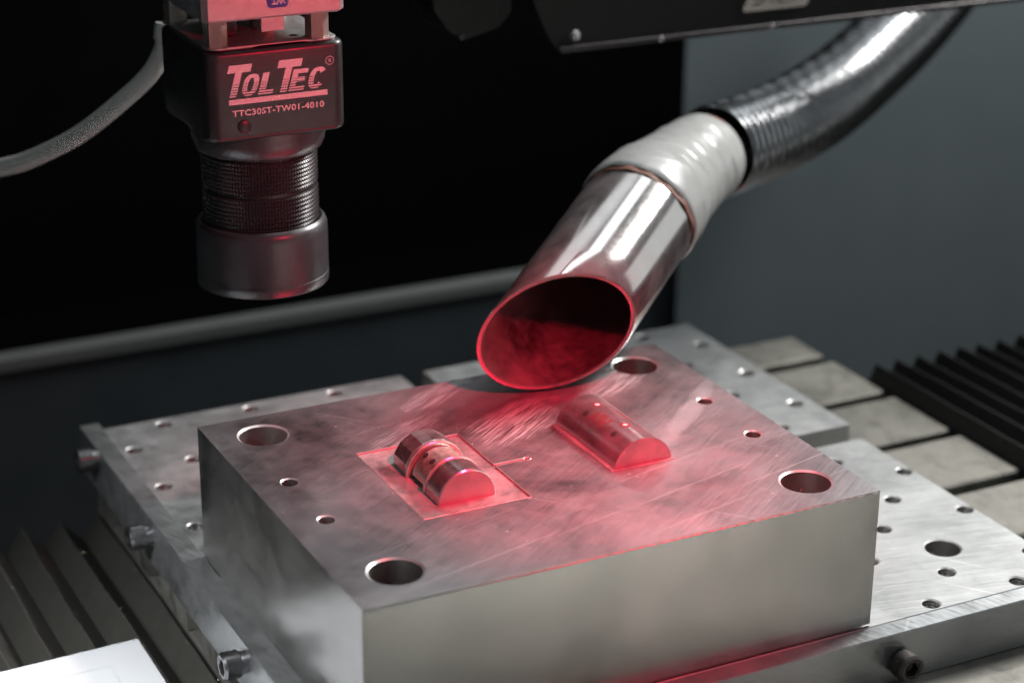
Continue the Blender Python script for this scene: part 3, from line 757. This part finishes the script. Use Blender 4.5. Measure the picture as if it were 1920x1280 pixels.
# ------------------------------------------------------------ gantry
gy = 300
ga = thing('gantry_beam', 'black gantry beam across the top right with a slanted name plate', 'gantry', (450, gy, 193))
g = G(); P = [(240, 193.5), (900, 193.5), (900, 262), (222, 262), (222, 232), (229, 214), (234, 203)]
g.rings([[(x, gy, z) for x, z in P], [(x, gy + 13, z) for x, z in P]], cap0=True, cap1=True); g.obj('beam_body', 'gantry', ga)
g = box(241, 900, gy - 3, gy + 1, 191.3, 194.6, .6); g.obj('lower_flange', 'flange', ga)
for x, z in ((302, 193.3), (372.6, 193.4), (450, 193.4)): lathe((x, gy - 3, z), (0, -1, 0), [(1.9, 0), (1.9, .8), (1.2, 1.3), (.01, 1.4)], 20).obj('rivet', 'alu', ga, smooth=True)
lathe((250.8, gy - .3, 199.3), (.3, -1, .25), [(2.9, -1), (2.9, 1.6), (2.0, 2.4), (.01, 2.6)], 24).obj('round_knob', 'alu', ga, smooth=True)
g = G(); Q = [(356.2, 202.2), (395.5, 202.2), (397.6, 204), (402.5, 219), (401, 220.5), (364.5, 220.5), (362.5, 219), (355, 203.8)]
g.rings([[(x, gy - .4, z) for x, z in Q], [(x, gy - 1.2, z) for x, z in Q]], cap1=True); sg = g.obj('name_plate', 'sign', ga)
g = G(); x = 361.5
for k in range(6):
    wd = 4.6; sh = lambda z: (z - 205) * .32
    bars = [(0, 1.1, 205.3, 215), (3.2, 1.1, 205.3, 215)] if k % 2 == 0 else [(0, 1.2, 206, 214)]
    bars += [(0, wd - .4, 205.3, 206.4)] if k in (0, 3) else []
    bars += [(0, wd - .4, 209.3, 210.4)] if k != 3 else [(0, wd - .4, 212.3, 213.4)]
    for bx, bw, z0, z1 in bars:
        g.add([(x + bx + sh(z0), gy - 1.3, z0), (x + bx + bw + sh(z0), gy - 1.3, z0), (x + bx + bw + sh(z1), gy - 1.3, z1), (x + bx + sh(z1), gy - 1.3, z1)], [(0, 1, 2, 3)])
    x += 5.4
g.obj('plate_lettering', 'signink', sg)
mo = thing('dark_housing', 'barely lit dark housing with a blunt lower tip, left of the gantry beam', 'machine housing', (190, 305, 201))
g = G(); P = [(189, 202), (209, 206.5), (216, 214), (216, 262), (172, 262), (172, 219), (180, 208)]
g.rings([[(x, gy + 5, z) for x, z in P], [(x, gy + 50, z) for x, z in P]], cap0=True, cap1=True); g.obj('housing_body', 'gantry', mo)
lathe((187.5, gy + 4.8, 203.8), (0, -1, 0), [(1.6, 0), (1.6, 1), (.01, 1.2)], 16).obj('rivet', 'flange', mo)

# ------------------------------------------------------------ bellows
def bellows(label, mat, x0, pitch, n, zt, zbm, y0, y1, sign, skew):
    t = thing('bellows_cover', label, 'bellows', ((x0 + sign * pitch * n / 2), (y0 + y1) / 2, zbm), 'pleated covers either side of the table')
    rnd = random.Random(3)
    for k in range(n):
        a = x0 + sign * k * pitch; pk = a + sign * pitch * skew; b = a + sign * pitch
        dz = rnd.uniform(-.6, .6); r = 1.0
        prof = [(a, zbm), (pk - sign * r, zt - r * 1.2 + dz), (pk - sign * .3, zt + dz), (pk + sign * .3, zt + dz), (pk + sign * r, zt - r * 1.2 + dz), (b, zbm)]
        rings = []; M_ = 24
        for j in range(M_ + 1):
            y = y0 + (y1 - y0) * j / M_; wob = .5 * sin(y * .03 + k * 1.7) + .25 * sin(y * .11 + k)
            rings.append([(x + (wob if 0 < i < 5 else 0), y, z) for i, (x, z) in enumerate(prof)])
        # closed end: the pleat folds down to the valley
        ye = y1 + 5
        rings.append([(x * .55 + pk * .45, ye - .5, (z - zbm) * .45 + zbm) for x, z in prof]); rings.append([(pk * .9 + x * .1, y1 + 11, zbm) for x, z in prof])
        g = G(); g.rings(rings, close=False); g.obj('fold', mat, t, smooth=True, sharp=50)
    return t
bellows('wide olive black bellows pleats below the left rail', 'bellows', 4.5, 20.7, 11, -45, -60, -80, 349.5, -1, .62)
bellows('narrow black bellows pleats beyond the right end of the table', 'bellows_dark', 444.4, 15.4, 16, -14, -33, -80, 281, 1, .35)

# ------------------------------------------------------------ paper
g = G(); hzp = -43.4
pa = [(-30.1, 205.9), (-31.6, 40), (-240, 40), (-240, 199)]
g.rings([[(x, y, hzp - .25) for x, y in pa], [(x, y, hzp) for x, y in pa]], cap0=True, cap1=True)
pp = g.obj('paper_sheet', 'paper', loc=(-100, 150, hzp)); tag(pp, 'white paper sheet with a thin printed frame lying on the left bellows', 'paper')
g = G()
for (xa, ya), (xb, yb) in (((-48.8, 187), (-222, 183)), ((-48.8, 187), (-50.2, 60))):
    d = (Vector((xb, yb)) - Vector((xa, ya))).normalized(); nn = Vector((-d.y, d.x)) * .14
    g.add([(xa + nn.x, ya + nn.y, hzp + .05), (xb + nn.x, yb + nn.y, hzp + .05), (xb - nn.x, yb - nn.y, hzp + .05), (xa - nn.x, ya - nn.y, hzp + .05)], [(0, 1, 2, 3)])
g.obj('printed_frame', 'ink', pp)

# ------------------------------------------------------------ swarf
def swarf(name, spots, size, mat):
    g = G(); rnd = random.Random(11)
    for x, y, z, s in spots:
        pts = []
        for d in ((1, 0, 0), (-1, 0, 0), (0, 1, 0), (0, -1, 0), (0, 0, 1), (0, 0, -1)):
            k = s * rnd.uniform(.5, 1.3); pts.append((x + d[0] * k, y + d[1] * k, z + d[2] * k * .6))
        g.add(pts, [(0, 2, 4), (2, 1, 4), (1, 3, 4), (3, 0, 4), (2, 0, 5), (1, 2, 5), (3, 1, 5), (0, 3, 5)])
    o = g.obj(name, mat); o['kind'] = 'stuff'; o['label'] = 'tiny bright metal chips scattered on block and bellows'; return o
rnd = random.Random(5); sp = []
for _ in range(70):
    sp.append((rnd.uniform(55, 235), rnd.uniform(10, 150), H + .12, rnd.uniform(.12, .28)))
for _ in range(45):
    k = rnd.randrange(0, 5); sp.append((4.5 - 20.7 * (k + .62) + rnd.uniform(-1.5, 1.5), rnd.uniform(150, 345), -44.5, rnd.uniform(.15, .5)))
sp.append((-72, 258, -52, 2.4)); sp.append((-28, 305, -44, 1.1))
swarf('metal_chips', sp, 1, 'chip')
